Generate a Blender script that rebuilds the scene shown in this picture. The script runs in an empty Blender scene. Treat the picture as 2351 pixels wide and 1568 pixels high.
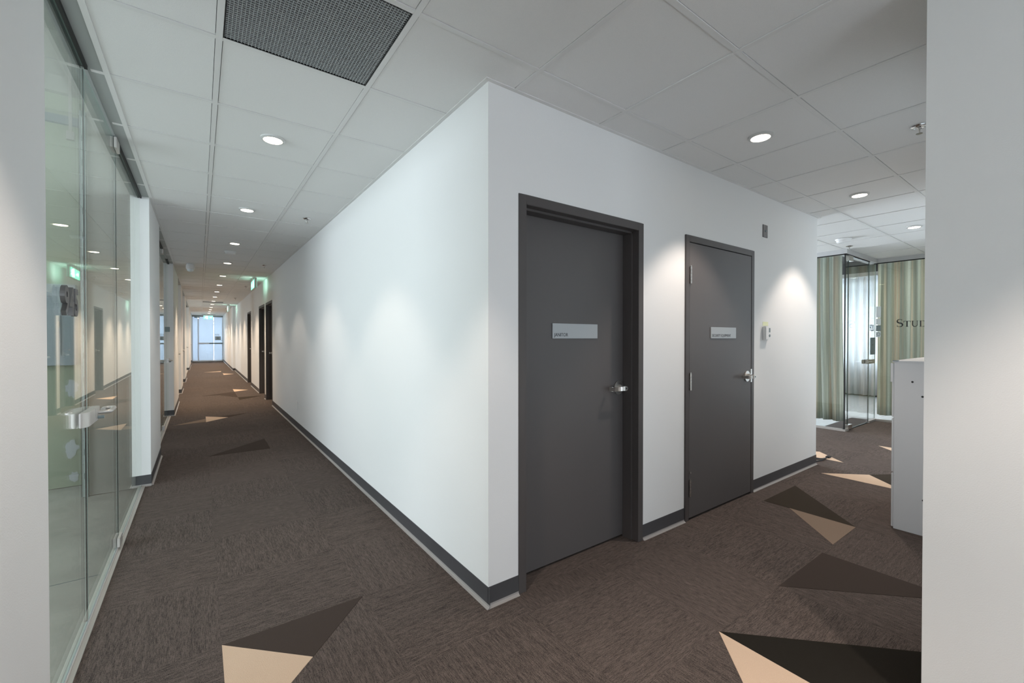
import bpy, bmesh, math, random
from mathutils import Vector, Matrix
random.seed(7)
SC = bpy.context.scene
COL = SC.collection
R = math.radians

# ------------------------------------------------------------------ constants
H = 2.575            # ceiling height
CAMZ = 1.326
WX = 1.141           # long corridor, right hand wall plane
WY = 1.770           # hall wall with the two service doors
FX = -0.362          # long corridor, left hand wall face
GX = -0.430          # glass line in the left hand wall
EY = 29.5            # far end of the corridor
BX = 5.226           # end of the service core
NX, NY = 2.05, 0.370 # corner of the near right hand wall

# ------------------------------------------------------------------ camera
cam_d = bpy.data.cameras.new('camera'); cam = bpy.data.objects.new('camera', cam_d)
COL.objects.link(cam)
cam_d.sensor_width = 36.0; cam_d.sensor_fit = 'HORIZONTAL'
cam_d.lens = 987.0/2351.0*36.0
cam_d.clip_start = 0.02; cam_d.clip_end = 200
cam.location = (0, 0, CAMZ)
cam.rotation_euler = (R(90-0.50), R(-0.012), R(-35.97))
SC.camera = cam

# ------------------------------------------------------------------ world and exposure
w = bpy.data.worlds.new('daylight'); SC.world = w; w.use_nodes = True
bg = w.node_tree.nodes['Background']
bg.inputs[0].default_value = (0.80, 0.90, 1.0, 1); bg.inputs[1].default_value = 3.0
SC.view_settings.view_transform = 'Standard'
SC.view_settings.look = 'None'
SC.view_settings.exposure = 0.0
SC.view_settings.gamma = 1.0
SC.view_settings.use_curve_mapping = False

def area(name, loc, size, rot, power, color):
    d = bpy.data.lights.new(name, 'AREA'); d.shape = 'RECTANGLE'
    d.size, d.size_y = size; d.energy = power; d.color = color
    o = bpy.data.objects.new(name, d); COL.objects.link(o)
    o.location = loc; o.rotation_euler = rot
    return o
DAY = (0.80, 0.90, 1.0)
# daylight at the glazed sides; passage, near-hall and lobby sources are added fills
L_945 = area('daylight_window_suite', (-5.85, 2.2, 1.9), (6.4, 2.6), (0, R(-90), 0), 320, DAY)
L_945.rotation_euler = (R(90), 0, R(-90))
L_left = area('daylight_left_suites', (-4.85, 18.0, 1.5), (20, 2.0), (R(90), 0, R(-90)), 40, DAY)
L_920 = area('daylight_window_corner_suite', (12.75, 3.0, 1.7), (6, 1.9), (R(90), 0, R(90)), 420, DAY)
L_pass = area('added_fill_passage', (6.3, 6.05, 1.5), (1.7, 1.9), (R(-90), 0, 0), 150, DAY)  # added fill for the hall, from an unseen made-up window
L_near = area('added_fill_near_hall', (6.4, .12, 1.4), (2.2, 2.0), (R(-90), 0, R(180)), 28, DAY)  # added fill for the right part of the hall, source invented
L_near2 = area('added_fill_near_hall', (3.1, .12, 1.4), (.9, 2.0), (R(-90), 0, R(180)), 8, DAY)  # second added fill, opposite the security door
L_back = area('added_fill_lobby', (0.85, -3.2, 1.4), (1.9, 2.0), (R(90), 0, R(180)), 22, DAY)  # added fill behind the viewer, no known window there
L_back.rotation_euler = (R(90), 0, 0)
L_back.rotation_euler = (R(-90), 0, R(180))
L_end = area('daylight_end_suite', (0.4, 31.6, 1.5), (2.6, 2.2), (R(90), 0, 0), 330, DAY)
SPOT_W, SPOT_COL, SPOT_ANG, SPOT_BLEND = 38, (1.0, 0.86, 0.74), 90, 0.40
for o in (L_945, L_left, L_920, L_back, L_end):
    pass

# ------------------------------------------------------------------ materials
def mat(name, col=(.8,.8,.8), rough=.5, metal=0.0, spec=.5, bump=None, noise=None, emit=None, coat=0.0):
    m = bpy.data.materials.new(name); m.use_nodes = True
    nt = m.node_tree; b = nt.nodes['Principled BSDF']
    b.inputs['Base Color'].default_value = (*col, 1)
    b.inputs['Roughness'].default_value = rough
    b.inputs['Metallic'].default_value = metal
    b.inputs['Specular IOR Level'].default_value = spec
    b.inputs['Coat Weight'].default_value = coat
    tc = nt.nodes.new('ShaderNodeTexCoord')
    if noise:     # (scale, amount)
        n = nt.nodes.new('ShaderNodeTexNoise'); n.inputs['Scale'].default_value = noise[0]
        n.inputs['Detail'].default_value = 6
        nt.links.new(tc.outputs['Object'], n.inputs['Vector'])
        mr = nt.nodes.new('ShaderNodeMapRange')
        mr.inputs[3].default_value = 1-noise[1]; mr.inputs[4].default_value = 1+noise[1]
        nt.links.new(n.outputs[0], mr.inputs[0])
        mx = nt.nodes.new('ShaderNodeVectorMath'); mx.operation = 'SCALE'
        mx.inputs[0].default_value = col
        nt.links.new(mr.outputs[0], mx.inputs['Scale'])
        nt.links.new(mx.outputs[0], b.inputs['Base Color'])
    if bump:      # (scale, distance)
        n = nt.nodes.new('ShaderNodeTexNoise'); n.inputs['Scale'].default_value = bump[0]
        n.inputs['Detail'].default_value = 3
        nt.links.new(tc.outputs['Object'], n.inputs['Vector'])
        bp = nt.nodes.new('ShaderNodeBump'); bp.inputs['Distance'].default_value = bump[1]
        bp.inputs['Strength'].default_value = 0.6
        nt.links.new(n.outputs[0], bp.inputs['Height'])
        nt.links.new(bp.outputs[0], b.inputs['Normal'])
    if emit:
        b.inputs['Emission Color'].default_value = (*emit[0], 1)
        b.inputs['Emission Strength'].default_value = emit[1]
    return m

M = {}
M['paint'] = mat('wall_paint', (.80,.80,.79), .55, bump=(260, .0006))
M['tile'] = mat('ceiling_board', (.78,.775,.76), .9, bump=(420, .001), noise=(300, .05))
M['grid'] = mat('ceiling_grid_white', (.74,.735,.72), .5)
M['plenum'] = mat('plenum_dark', (.02,.02,.02), .9)
M['base'] = mat('rubber_base', (.066,.065,.069), .38, noise=(6, .15))
M['toe'] = mat('rubber_toe_sheen', (.29,.275,.265), .35)  # paler than the cove to stand for reflected light
M['door'] = mat('door_paint', (.096,.088,.086), .42, bump=(300,.0003))
M['frame'] = mat('frame_paint', (.078,.070,.068), .40)
M['black'] = mat('black', (.006,.006,.006), .6)
M['steel'] = mat('satin_steel', (.62,.60,.57), .28, 1.0)
M['chrome'] = mat('chrome', (.75,.75,.75), .10, 1.0)
M['alu'] = mat('anodised_aluminium', (.62,.59,.56), .42, .7)
M['stud'] = mat('galvanised_stud', (.55,.62,.58), .5, .2)
M['head2'] = mat('suite_header_paint', (.50,.50,.50), .5)
M['plate'] = mat('brushed_plate', (.42,.44,.45), .45, .35)
M['ink'] = mat('black_letters', (.02,.022,.025), .5)
M['white_plastic'] = mat('white_plastic', (.78,.78,.77), .4)
M['trim_white'] = mat('lamp_trim', (.60,.60,.585), .4)
M['lens'] = mat('lamp_lens', (.9,.9,.9), .4, emit=((1.0,.86,.68), 9.0))
M['concrete'] = mat('concrete_floor', (.50,.50,.45), .45, noise=(5.0,.35), bump=(30,.001))
M['slab'] = mat('concrete_slab', (.40,.41,.36), .9, noise=(9,.25), bump=(60,.004))
M['drywall'] = mat('bare_drywall', (.50,.49,.43), .9, noise=(2.5,.2))
M['greenboard'] = mat('green_drywall', (.42,.47,.35), .9, noise=(3,.12))
M['mud'] = mat('joint_compound', (.62,.66,.66), .8)
M['metal_panel'] = mat('panel_grey', (.42,.48,.50), .5)
M['cabinet'] = mat('cabinet_grey', (.60,.61,.62), .45, bump=(500,.0003))
M['header'] = mat('header_paint', (.36,.38,.37), .5)
M['rim'] = mat('grille_grey', (.42,.44,.44), .5)
M['wood_floor'] = mat('pale_floor', (.34,.385,.42), .30, noise=(8,.15))
M['dark_wall'] = mat('charcoal_wall', (.022,.020,.024), .8)
M['paper'] = mat('paper', (.75,.80,.82), .8)
M['greyplate'] = mat('grey_device', (.22,.27,.28), .5)
M['sticker'] = mat('sticker', (.72,.75,.50), .6)
M['green'] = mat('exit_green', (.05,.45,.28), .5, emit=((.25,.85,.60), 1.8))
M['signwhite'] = mat('exit_white', (.9,.95,.92), .5, emit=((.88,1.0,.95), 11.0))
M['red'] = mat('red_led', (.6,.05,.08), .5)
M['taupe_gray'] = mat('digit_side', (.16,.15,.15), .35, .6)
M['white_frame'] = mat('white_aluminium', (.86,.89,.92), .35)
M['mullion'] = mat('window_mullion', (.45,.50,.53), .4)

def new_nodes(name):
    m = bpy.data.materials.new(name); m.use_nodes = True
    nt = m.node_tree; nt.nodes.clear()
    out = nt.nodes.new('ShaderNodeOutputMaterial')
    return m, nt, out

def glass(name, tint=(.962,.972,.966), f0=.045, gain=1.0):
    m, nt, out = new_nodes(name)
    g = nt.nodes.new('ShaderNodeNewGeometry')
    d = nt.nodes.new('ShaderNodeVectorMath'); d.operation = 'DOT_PRODUCT'
    nt.links.new(g.outputs['Incoming'], d.inputs[0]); nt.links.new(g.outputs['Normal'], d.inputs[1])
    ab = nt.nodes.new('ShaderNodeMath'); ab.operation = 'ABSOLUTE'; nt.links.new(d.outputs['Value'], ab.inputs[0])
    s = nt.nodes.new('ShaderNodeMath'); s.operation = 'SUBTRACT'; s.inputs[0].default_value = 1.0
    nt.links.new(ab.outputs[0], s.inputs[1])
    p = nt.nodes.new('ShaderNodeMath'); p.operation = 'POWER'; p.inputs[1].default_value = 5.0
    nt.links.new(s.outputs[0], p.inputs[0])
    ma = nt.nodes.new('ShaderNodeMath'); ma.operation = 'MULTIPLY_ADD'
    ma.inputs[1].default_value = (1-f0)*gain; ma.inputs[2].default_value = f0*gain
    ma.use_clamp = True
    nt.links.new(p.outputs[0], ma.inputs[0])
    t = nt.nodes.new('ShaderNodeBsdfTransparent'); t.inputs[0].default_value = (*tint, 1)
    gl = nt.nodes.new('ShaderNodeBsdfGlossy'); gl.inputs['Roughness'].default_value = 0.0
    gl.inputs[0].default_value = (.95,.97,.95,1)
    mx = nt.nodes.new('ShaderNodeMixShader')
    nt.links.new(ma.outputs[0], mx.inputs[0]); nt.links.new(t.outputs[0], mx.inputs[1]); nt.links.new(gl.outputs[0], mx.inputs[2])
    nt.links.new(mx.outputs[0], out.inputs[0])
    return m
M['glass'] = glass('clear_glass')
M['glass_edge'] = mat('glass_edge', (.015,.035,.03), .2)
M['glass_edge_light'] = mat('glass_edge_light', (.30,.40,.37), .2)

def carpet(name, rot):
    m, nt, out = new_nodes(name)
    b = nt.nodes.new('ShaderNodeBsdfPrincipled'); nt.links.new(b.outputs[0], out.inputs[0])
    b.inputs['Roughness'].default_value = .95; b.inputs['Specular IOR Level'].default_value = .15
    tc = nt.nodes.new('ShaderNodeTexCoord')
    oi = nt.nodes.new('ShaderNodeObjectInfo')
    ad = nt.nodes.new('ShaderNodeVectorMath'); ad.operation = 'ADD'
    nt.links.new(tc.outputs['Object'], ad.inputs[0])
    sc = nt.nodes.new('ShaderNodeMath'); sc.operation = 'MULTIPLY'; sc.inputs[1].default_value = 37.0
    nt.links.new(oi.outputs['Random'], sc.inputs[0])
    nt.links.new(sc.outputs[0], ad.inputs[1])
    def ntex(scale, detail):
        mp = nt.nodes.new('ShaderNodeMapping'); mp.inputs['Scale'].default_value = scale
        nt.links.new(ad.outputs[0], mp.inputs[0])
        n = nt.nodes.new('ShaderNodeTexNoise'); n.inputs['Scale'].default_value = 1.0
        n.inputs['Detail'].default_value = detail
        nt.links.new(mp.outputs[0], n.inputs['Vector'])
        return n.outputs[0]
    sx = (26, 300, 1) if not rot else (300, 26, 1)
    s2 = (5, 70, 1) if not rot else (70, 5, 1)
    a = ntex(sx, 2); c = ntex(s2, 2); d = ntex((420, 420, 1), 1)
    def mul(x, k):
        q = nt.nodes.new('ShaderNodeMath'); q.operation = 'MULTIPLY'; q.inputs[1].default_value = k
        nt.links.new(x, q.inputs[0]); return q.outputs[0]
    def add(x, y):
        q = nt.nodes.new('ShaderNodeMath'); nt.links.new(x, q.inputs[0]); nt.links.new(y, q.inputs[1]); return q.outputs[0]
    tot = add(add(mul(a, .36), mul(c, .14)), add(mul(d, .50), mul(oi.outputs['Random'], .02)))
    cr = nt.nodes.new('ShaderNodeValToRGB')
    e = cr.color_ramp.elements
    e[0].position = .37; e[0].color = (.022,.018,.0163,1)
    e[1].position = .65; e[1].color = (.143,.114,.100,1)
    nt.links.new(tot, cr.inputs[0])
    nt.links.new(cr.outputs[0], b.inputs['Base Color'])
    bp = nt.nodes.new('ShaderNodeBump'); bp.inputs['Distance'].default_value = .002; bp.inputs['Strength'].default_value = .5
    nt.links.new(tot, bp.inputs['Height']); nt.links.new(bp.outputs[0], b.inputs['Normal'])
    return m
M['carpet_a'] = carpet('carpet_grain_along', False)
M['carpet_b'] = carpet('carpet_grain_across', True)
M['beige'] = mat('carpet_beige', (.56,.42,.31), .95, spec=.1, noise=(260,.10), bump=(330,.003))
M['tan'] = mat('carpet_tan', (.22,.165,.125), .95, spec=.1, noise=(260,.12), bump=(330,.003))
M['brown'] = mat('carpet_brown', (.052,.040,.034), .95, spec=.1, noise=(260,.12), bump=(330,.002))
M['olive'] = mat('carpet_olive', (.040,.032,.024), .95, spec=.1, noise=(260,.12), bump=(330,.002))
M['blackc'] = mat('carpet_black', (.016,.014,.011), .95, spec=.1, noise=(260,.12), bump=(330,.002))

def curtain_mat(name):
    m, nt, out = new_nodes(name)
    tc = nt.nodes.new('ShaderNodeTexCoord')
    mp = nt.nodes.new('ShaderNodeMapping'); mp.inputs['Scale'].default_value = (13, 13, 0.05)
    nt.links.new(tc.outputs['Object'], mp.inputs[0])
    n = nt.nodes.new('ShaderNodeTexNoise'); n.inputs['Scale'].default_value = 1; n.inputs['Detail'].default_value = 6
    nt.links.new(mp.outputs[0], n.inputs['Vector'])
    cr = nt.nodes.new('ShaderNodeValToRGB'); cr.color_ramp.interpolation = 'LINEAR'
    e = cr.color_ramp.elements
    e[0].position = .30; e[0].color = (.42,.38,.30,1)
    e[1].position = .75; e[1].color = (.80,.82,.78,1)
    x = cr.color_ramp.elements.new(.42); x.color = (.64,.60,.50,1)
    x = cr.color_ramp.elements.new(.50); x.color = (.46,.49,.42,1)
    x = cr.color_ramp.elements.new(.60); x.color = (.66,.70,.64,1)
    nt.links.new(n.outputs[0], cr.inputs[0])
    d = nt.nodes.new('ShaderNodeBsdfDiffuse'); t = nt.nodes.new('ShaderNodeBsdfTranslucent')
    nt.links.new(cr.outputs[0], d.inputs[0]); nt.links.new(cr.outputs[0], t.inputs[0])
    mx = nt.nodes.new('ShaderNodeMixShader'); mx.inputs[0].default_value = .6
    nt.links.new(d.outputs[0], mx.inputs[1]); nt.links.new(t.outputs[0], mx.inputs[2]); nt.links.new(mx.outputs[0], out.inputs[0])
    return m
M['curtain'] = curtain_mat('striped_curtain')
def sheer_mat(name, tr=.45, col=(.85,.88,.9)):
    m, nt, out = new_nodes(name)
    tp = nt.nodes.new('ShaderNodeBsdfTransparent')
    t = nt.nodes.new('ShaderNodeBsdfTranslucent'); t.inputs[0].default_value = (*col, 1)
    d = nt.nodes.new('ShaderNodeBsdfDiffuse'); d.inputs[0].default_value = (*col, 1)
    m1 = nt.nodes.new('ShaderNodeMixShader'); m1.inputs[0].default_value = .5
    nt.links.new(t.outputs[0], m1.inputs[1]); nt.links.new(d.outputs[0], m1.inputs[2])
    m2 = nt.nodes.new('ShaderNodeMixShader'); m2.inputs[0].default_value = 1-tr
    nt.links.new(tp.outputs[0], m2.inputs[1]); nt.links.new(m1.outputs[0], m2.inputs[2])
    nt.links.new(m2.outputs[0], out.inputs[0])
    return m
M['sheer'] = sheer_mat('sheer_voile', .22, (.70,.72,.74))
M['frost'] = sheer_mat('frosted_film', .0, (.80,.86,.93))

# ------------------------------------------------------------------ mesh helpers
class MB:
    def __init__(s): s.v = []; s.f = []; s.mi = []
    def _add(s, vs, fs, mi=0):
        b = len(s.v); s.v += [tuple(v) for v in vs]
        s.f += [tuple(b+i for i in f) for f in fs]; s.mi += [mi]*len(fs); return s
    def box(s, a, b, mi=0):
        x0,x1 = sorted((a[0],b[0])); y0,y1 = sorted((a[1],b[1])); z0,z1 = sorted((a[2],b[2]))
        return s._add([(x0,y0,z0),(x1,y0,z0),(x1,y1,z0),(x0,y1,z0),(x0,y0,z1),(x1,y0,z1),(x1,y1,z1),(x0,y1,z1)],
            [(0,3,2,1),(4,5,6,7),(0,1,5,4),(1,2,6,5),(2,3,7,6),(3,0,4,7)], mi)
    def prism(s, pts, z0, z1, axis='z', mi=0):
        n = len(pts)
        def P(p, h):
            return {'z': (p[0],p[1],h), 'y': (p[0],h,p[1]), 'x': (h,p[0],p[1])}[axis]
        vs = [P(p,z0) for p in pts]+[P(p,z1) for p in pts]
        fs = [tuple(reversed(range(n))), tuple(range(n,2*n))]+[(i,(i+1)%n,n+(i+1)%n,n+i) for i in range(n)]
        return s._add(vs, fs, mi)
    def cyl(s, c, r, h, axis='z', seg=20, r2=None, mi=0):
        r2 = r if r2 is None else r2
        vs = []
        for k, (rr, hh) in enumerate(((r,0),(r2,h))):
            for i in range(seg):
                a = 2*math.pi*i/seg; p, q = rr*math.cos(a), rr*math.sin(a)
                vs.append({'z':(c[0]+p,c[1]+q,c[2]+hh),'y':(c[0]+p,c[1]+hh,c[2]+q),'x':(c[0]+hh,c[1]+p,c[2]+q)}[axis])
        fs = [tuple(reversed(range(seg))), tuple(range(seg,2*seg))]+[(i,(i+1)%seg,seg+(i+1)%seg,seg+i) for i in range(seg)]
        return s._add(vs, fs, mi)
    def lathe(s, prof, c, seg=28, mi=0):
        n = len(prof); vs = []
        for i in range(seg):
            a = 2*math.pi*i/seg
            for r, z in prof: vs.append((c[0]+r*math.cos(a), c[1]+r*math.sin(a), c[2]+z))
        fs = []
        for i in range(seg):
            j = (i+1) % seg
            for k in range(n-1): fs.append((i*n+k, j*n+k, j*n+k+1, i*n+k+1))
        return s._add(vs, fs, mi)
    def tube(s, path, r, seg=10, mi=0, flat=1.0):
        P = [Vector(p) for p in path]; n = len(P); vs = []
        up = Vector((0,0,1))
        for i, p in enumerate(P):
            t = (P[min(i+1,n-1)]-P[max(i-1,0)]).normalized()
            u = up if abs(t.dot(up)) < .95 else Vector((1,0,0))
            a = t.cross(u).normalized(); b = a.cross(t).normalized()
            for k in range(seg):
                q = 2*math.pi*k/seg
                vs.append(p + a*(r*math.cos(q)*flat) + b*(r*math.sin(q)))
        fs = [tuple(range(seg)), tuple((n-1)*seg+k for k in range(seg))]
        for i in range(n-1):
            for k in range(seg):
                k2 = (k+1) % seg; fs.append((i*seg+k, i*seg+k2, (i+1)*seg+k2, (i+1)*seg+k))
        return s._add(vs, fs, mi)
    def mapped(s, fn): s.v = [tuple(fn(v)) for v in s.v]; return s
    def merge(s, o):
        b = len(s.v); s.v += o.v; s.f += [tuple(b+i for i in f) for f in o.f]; s.mi += o.mi; return s

def mesh_of(name, mb, mats, center, bevel=0, smooth=False):
    me = bpy.data.meshes.new(name)
    me.from_pydata([tuple(Vector(v)-center) for v in mb.v], [], mb.f)
    for m in (mats if isinstance(mats, (list, tuple)) else [mats]): me.materials.append(m)
    for p, i in zip(me.polygons, mb.mi): p.material_index = i
    bm = bmesh.new(); bm.from_mesh(me)
    bmesh.ops.recalc_face_normals(bm, faces=bm.faces)
    if bevel:
        bmesh.ops.remove_doubles(bm, verts=bm.verts, dist=1e-6)
        es = [e for e in bm.edges if len(e.link_faces) == 2 and e.calc_face_angle(0) > .6]
        bmesh.ops.bevel(bm, geom=es, offset=bevel, segments=2, affect='EDGES', clamp_overlap=True)
    if smooth:
        for f in bm.faces: f.smooth = True
        for e in bm.edges:
            if len(e.link_faces) == 2 and e.calc_face_angle(0) > .65: e.smooth = False
    bm.to_mesh(me); bm.free()
    return me

def obj(name, mb, mats, parent=None, bevel=0, smooth=False, origin=None, **props):
    if origin is None:
        lo = Vector([min(v[i] for v in mb.v) for i in range(3)]); hi = Vector([max(v[i] for v in mb.v) for i in range(3)])
        origin = (lo+hi)/2; origin.z = lo.z
    origin = Vector(origin)
    me = mesh_of(name, mb, mats, origin, bevel, smooth)
    o = bpy.data.objects.new(name, me); COL.objects.link(o)
    put(o, parent, origin)
    for k, v in props.items(): o[k] = v
    return o
def wpos(p):
    l = Vector(p.location)
    while p.parent: p = p.parent; l += Vector(p.location)
    return l
def put(o, parent, pos):
    pos = Vector(pos)
    if parent is not None: o.parent = parent; o.location = pos - wpos(parent)
    else: o.location = pos
def dup_mesh(name, me, parent, pos):
    o = bpy.data.objects.new(name, me); COL.objects.link(o); put(o, parent, pos); return o
def empty(name, loc, **props):
    o = bpy.data.objects.new(name, None); COL.objects.link(o); o.location = loc
    o.empty_display_size = .1
    for k, v in props.items(): o[k] = v
    return o
def struct(name, mb, m, **kw):
    o = obj(name, mb, m, **kw); o['kind'] = 'structure'; return o
def tag(o, label, cat, group=None):
    o['label'] = label; o['category'] = cat
    if group: o['group'] = group
    return o
def copy_tree(o, parent=None):
    c = o.copy(); COL.objects.link(c)
    if parent is not None: c.parent = parent
    for ch in list(o.children): copy_tree(ch, c)
    return c
def text_mb(txt, size, extrude=0.0, offset=0.0, sx=1.0):
    cu = bpy.data.curves.new('t', 'FONT'); cu.body = txt; cu.size = size; cu.extrude = extrude; cu.offset = offset
    cu.resolution_u = 6
    o = bpy.data.objects.new('t', cu); COL.objects.link(o)
    bpy.context.view_layer.update()
    me = o.evaluated_get(bpy.context.evaluated_depsgraph_get()).to_mesh()
    mb = MB(); mb.v = [(v.co.x*sx, v.co.y, v.co.z) for v in me.vertices]
    mb.f = [tuple(p.vertices) for p in me.polygons]; mb.mi = [0]*len(mb.f)
    bpy.data.objects.remove(o, do_unlink=True)
    return mb

JD = (1.325, 2.342, 2.068); SD = (2.814, 3.838, 2.066)
CD = [(9.52, 10.54), (10.75, 11.84), (13.82, 14.93)]
# ================================================================== SETTING
# ---- regions where carpet and suspended ceiling run (x0, x1, y0, y1)
REG = [(FX-.045, WX, -3.0, EY), (WX, 8.73, NY, WY), (WX, NX, -3.0, NY), (BX, 7.385, WY, 6.0), (7.385, 8.73, WY, 2.155)]
def inside(x, y): return any(a-1e-6 <= x <= b+1e-6 and c-1e-6 <= y <= d+1e-6 for a,b,c,d in REG)
XB = sorted({a for a,_,_,_ in REG} | {b for _,b,_,_ in REG}); YB = sorted({c for _,_,c,_ in REG} | {d for _,_,_,d in REG})
def cells(x0, y0, p):
    out = []
    for i in range(-2, 16):
        for j in range(-8, 50):
            a, b, c, d = x0+p*i, x0+p*(i+1), y0+p*j, y0+p*(j+1)
            xs = [a]+[q for q in XB if a+.004 < q < b-.004]+[b]; ys = [c]+[q for q in YB if c+.004 < q < d-.004]+[d]
            rs = []; full = True
            for k in range(len(xs)-1):
                for l in range(len(ys)-1):
                    if inside((xs[k]+xs[k+1])/2, (ys[l]+ys[l+1])/2):
                        rs.append((xs[k], xs[k+1], ys[l], ys[l+1]))
                    else: full = False
            if rs: out.append((i, j, a, b, c, d, rs, full))
    return out
def cell_mb(cell, inset, z0, z1):
    i, j, a, b, c, d, rs, full = cell; mb = MB()
    for (p, q, r, s) in rs:
        p2 = p+inset if abs(p-a) < 1e-6 else p; q2 = q-inset if abs(q-b) < 1e-6 else q
        r2 = r+inset if abs(r-c) < 1e-6 else r; s2 = s-inset if abs(s-d) < 1e-6 else s
        if q2-p2 > .004 and s2-r2 > .004: mb.box((p2,r2,z0),(q2,s2,z1))
    return mb

# ---- floor with carpet tiles
fl = MB()
for a,b,c,d in REG: fl.box((a,c,-.12),(b,d,-.009))
floor = struct('floor', fl, M['plenum'], origin=(0,0,-.1))
CP, CX0, CY0 = .606, .070, 1.012
shared = {}
for c in cells(CX0, CY0, CP):
    i, j = c[0], c[1]; rot = (i+j) % 2; key = (rot,)
    ctr = Vector(((c[2]+c[3])/2, (c[4]+c[5])/2, 0))
    if c[7]:
        if key not in shared:
            shared[key] = mesh_of('carpet_tile', cell_mb(c, .0001, -.009, 0), M['carpet_b' if rot else 'carpet_a'], ctr)
        dup_mesh('carpet_tile', shared[key], floor, ctr)
    else:
        mb = cell_mb(c, .0001, -.009, 0)
        if mb.v: obj('carpet_tile', mb, M['carpet_b' if rot else 'carpet_a'], floor, origin=ctr)
for x0_, x1_, y0_, y1_ in [(JD[0]+.05, JD[1]-.05, WY, WY+.16), (SD[0]+.046, SD[1]-.046, WY, WY+.04)]:
    obj('carpet_tile', MB().box((x0_,y0_,-.009),(x1_,y1_,0)), M['carpet_a'], floor)
for y0_, y1_ in CD: obj('carpet_tile', MB().box((WX,y0_+.05,-.009),(WX+.16,y1_-.05,0)), M['carpet_b'], floor)
def inlay(m, ti, tj, pts, z=.0016):
    P = [(CX0+CP*(ti+u), CY0+CP*(tj+v)) for u, v in pts]
    P = [(max(min(x, 8.7), FX-.03), y) for x, y in P]
    obj('carpet_inlay', MB().prism(P, -.002, z), M[m], floor)
inlay('beige', 0, 1, [(0,1),(0,0),(.5,.5)]); inlay('brown', 0, 1, [(0,1),(.5,.5),(.985,1)])
inlay('beige', 2, -1, [(1,1),(.5,.5),(1,0)]); inlay('blackc', 3, -1, [(0,1),(0,0),(1,0)])
inlay('brown', 4, -1, [(0,1),(1,0),(1,1)])
inlay('tan', 5, 0, [(1,.69),(.29,0),(1,0)]); inlay('olive', 6, 0, [(0,1),(0,0),(1,1)])
inlay('beige', 8, 0, [(0,1),(0,0),(.52,.52)]); inlay('olive', 8, 0, [(.52,.52),(0,0),(1,.1),(1,.22)])
inlay('beige', 9, 1, [(0,0),(.5,.53),(0,1)])
inlay('beige', 10, 0, [(1,1),(.73,.75),(1,.25)])
inlay('brown', 0, 8, [(0,0),(1,1),(1,0)])
inlay('beige', 0, 13, [(0,0),(.5,.5),(0,-.02-.98+1)]) if False else None
inlay('beige', 0, 12, [(0,.94),(0,-.02),(.5,.46)]); inlay('tan', -1, 12, [(.33,-.1),(.995,.55),(.995,.03)])
inlay('brown', 0, 12, [(.26,.72),(.98,.94),(.5,.46)])
inlay('beige', 1, 19, [(0,1.05),(0,.02),(.5,.45)]); inlay('brown', 0, 18, [(0,.2),(1,1),(1,0)]); inlay('brown', 0, 17, [(0.5,1),(1,1),(1,0)])
inlay('olive', 1, 16, [(0,1),(.76,1),(0,.2)])
inlay('beige', 1, 29, [(0,1),(0,-.3),(.52,.1)])
inlay('beige', 0, 31, [(.1,.6),(1,1.2),(.95,.6)])

# ---- suspended ceiling
ceiling = struct('ceiling', MB().box((FX,-3,H+.05),(WX,EY,H+.12)).box((WX,NY,H+.05),(8.73,WY,H+.12)).box((WX,-3,H+.05),(NX,NY,H+.12))
    .box((BX,WY,H+.05),(7.385,6,H+.12)).box((7.385,WY,H+.05),(8.73,2.155,H+.12)), M['plenum'], origin=(0,0,H+.1))  # dark slab added above the tiles to block light and darken gaps
GP, GX0, GY0 = .613, .071, .952
VENTS = {(0,1), (0,28), (0,44)}
shared = {}
gcells = cells(GX0, GY0, GP)
for c in gcells:
    if (c[0], c[1]) in VENTS: continue
    ctr = Vector(((c[2]+c[3])/2, (c[4]+c[5])/2, H+.005))
    if c[7]:
        if 't' not in shared: shared['t'] = mesh_of('ceiling_tile', cell_mb(c, .0142, H+.003, H+.018), M['tile'], ctr)
        o = dup_mesh('ceiling_tile', shared['t'], ceiling, ctr)
        o.location.z += random.choice((0, 0, .0006, .0012))
    else:
        mb = cell_mb(c, .0142, H+.003, H+.018)
        if mb.v: obj('ceiling_tile', mb, M['tile'], ceiling, origin=ctr)
BWD = .012
def spans_y(x):
    bs = [y for y in YB]; out = []
    for k in range(len(bs)-1):
        if inside(x, (bs[k]+bs[k+1])/2):
            if out and abs(out[-1][1]-bs[k]) < 1e-6: out[-1][1] = bs[k+1]
            else: out.append([bs[k], bs[k+1]])
    return out
for i in range(-2, 15):
    x = GX0+GP*i
    for y0, y1 in spans_y(x):
        obj('main_runner', MB().box((x-BWD, y0, H),(x+BWD, y1, H+.012)), M['grid'], ceiling, bevel=.0007)
tee = None
for c in gcells:
    i, j, a, b, y0, y1, rs, full = c
    for (p, q, r, s) in rs:
        if abs(r-y0) > 1e-6: continue
        x0 = a+BWD if abs(p-a) < 1e-6 else p; x1 = b-BWD if abs(q-b) < 1e-6 else q
        if x1-x0 < .01: continue
        if full:
            if tee is None: tee = mesh_of('cross_tee', MB().box((-GP/2+BWD,-BWD,0),(GP/2-BWD,BWD,.011)), M['grid'], Vector((0,0,0)))
            dup_mesh('cross_tee', tee, ceiling, ((a+b)/2, y0, H+.0004)); break
        else: obj('cross_tee', MB().box((x0,y0-BWD,H+.0004),(x1,y0+BWD,H+.011)), M['grid'], ceiling)
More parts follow.
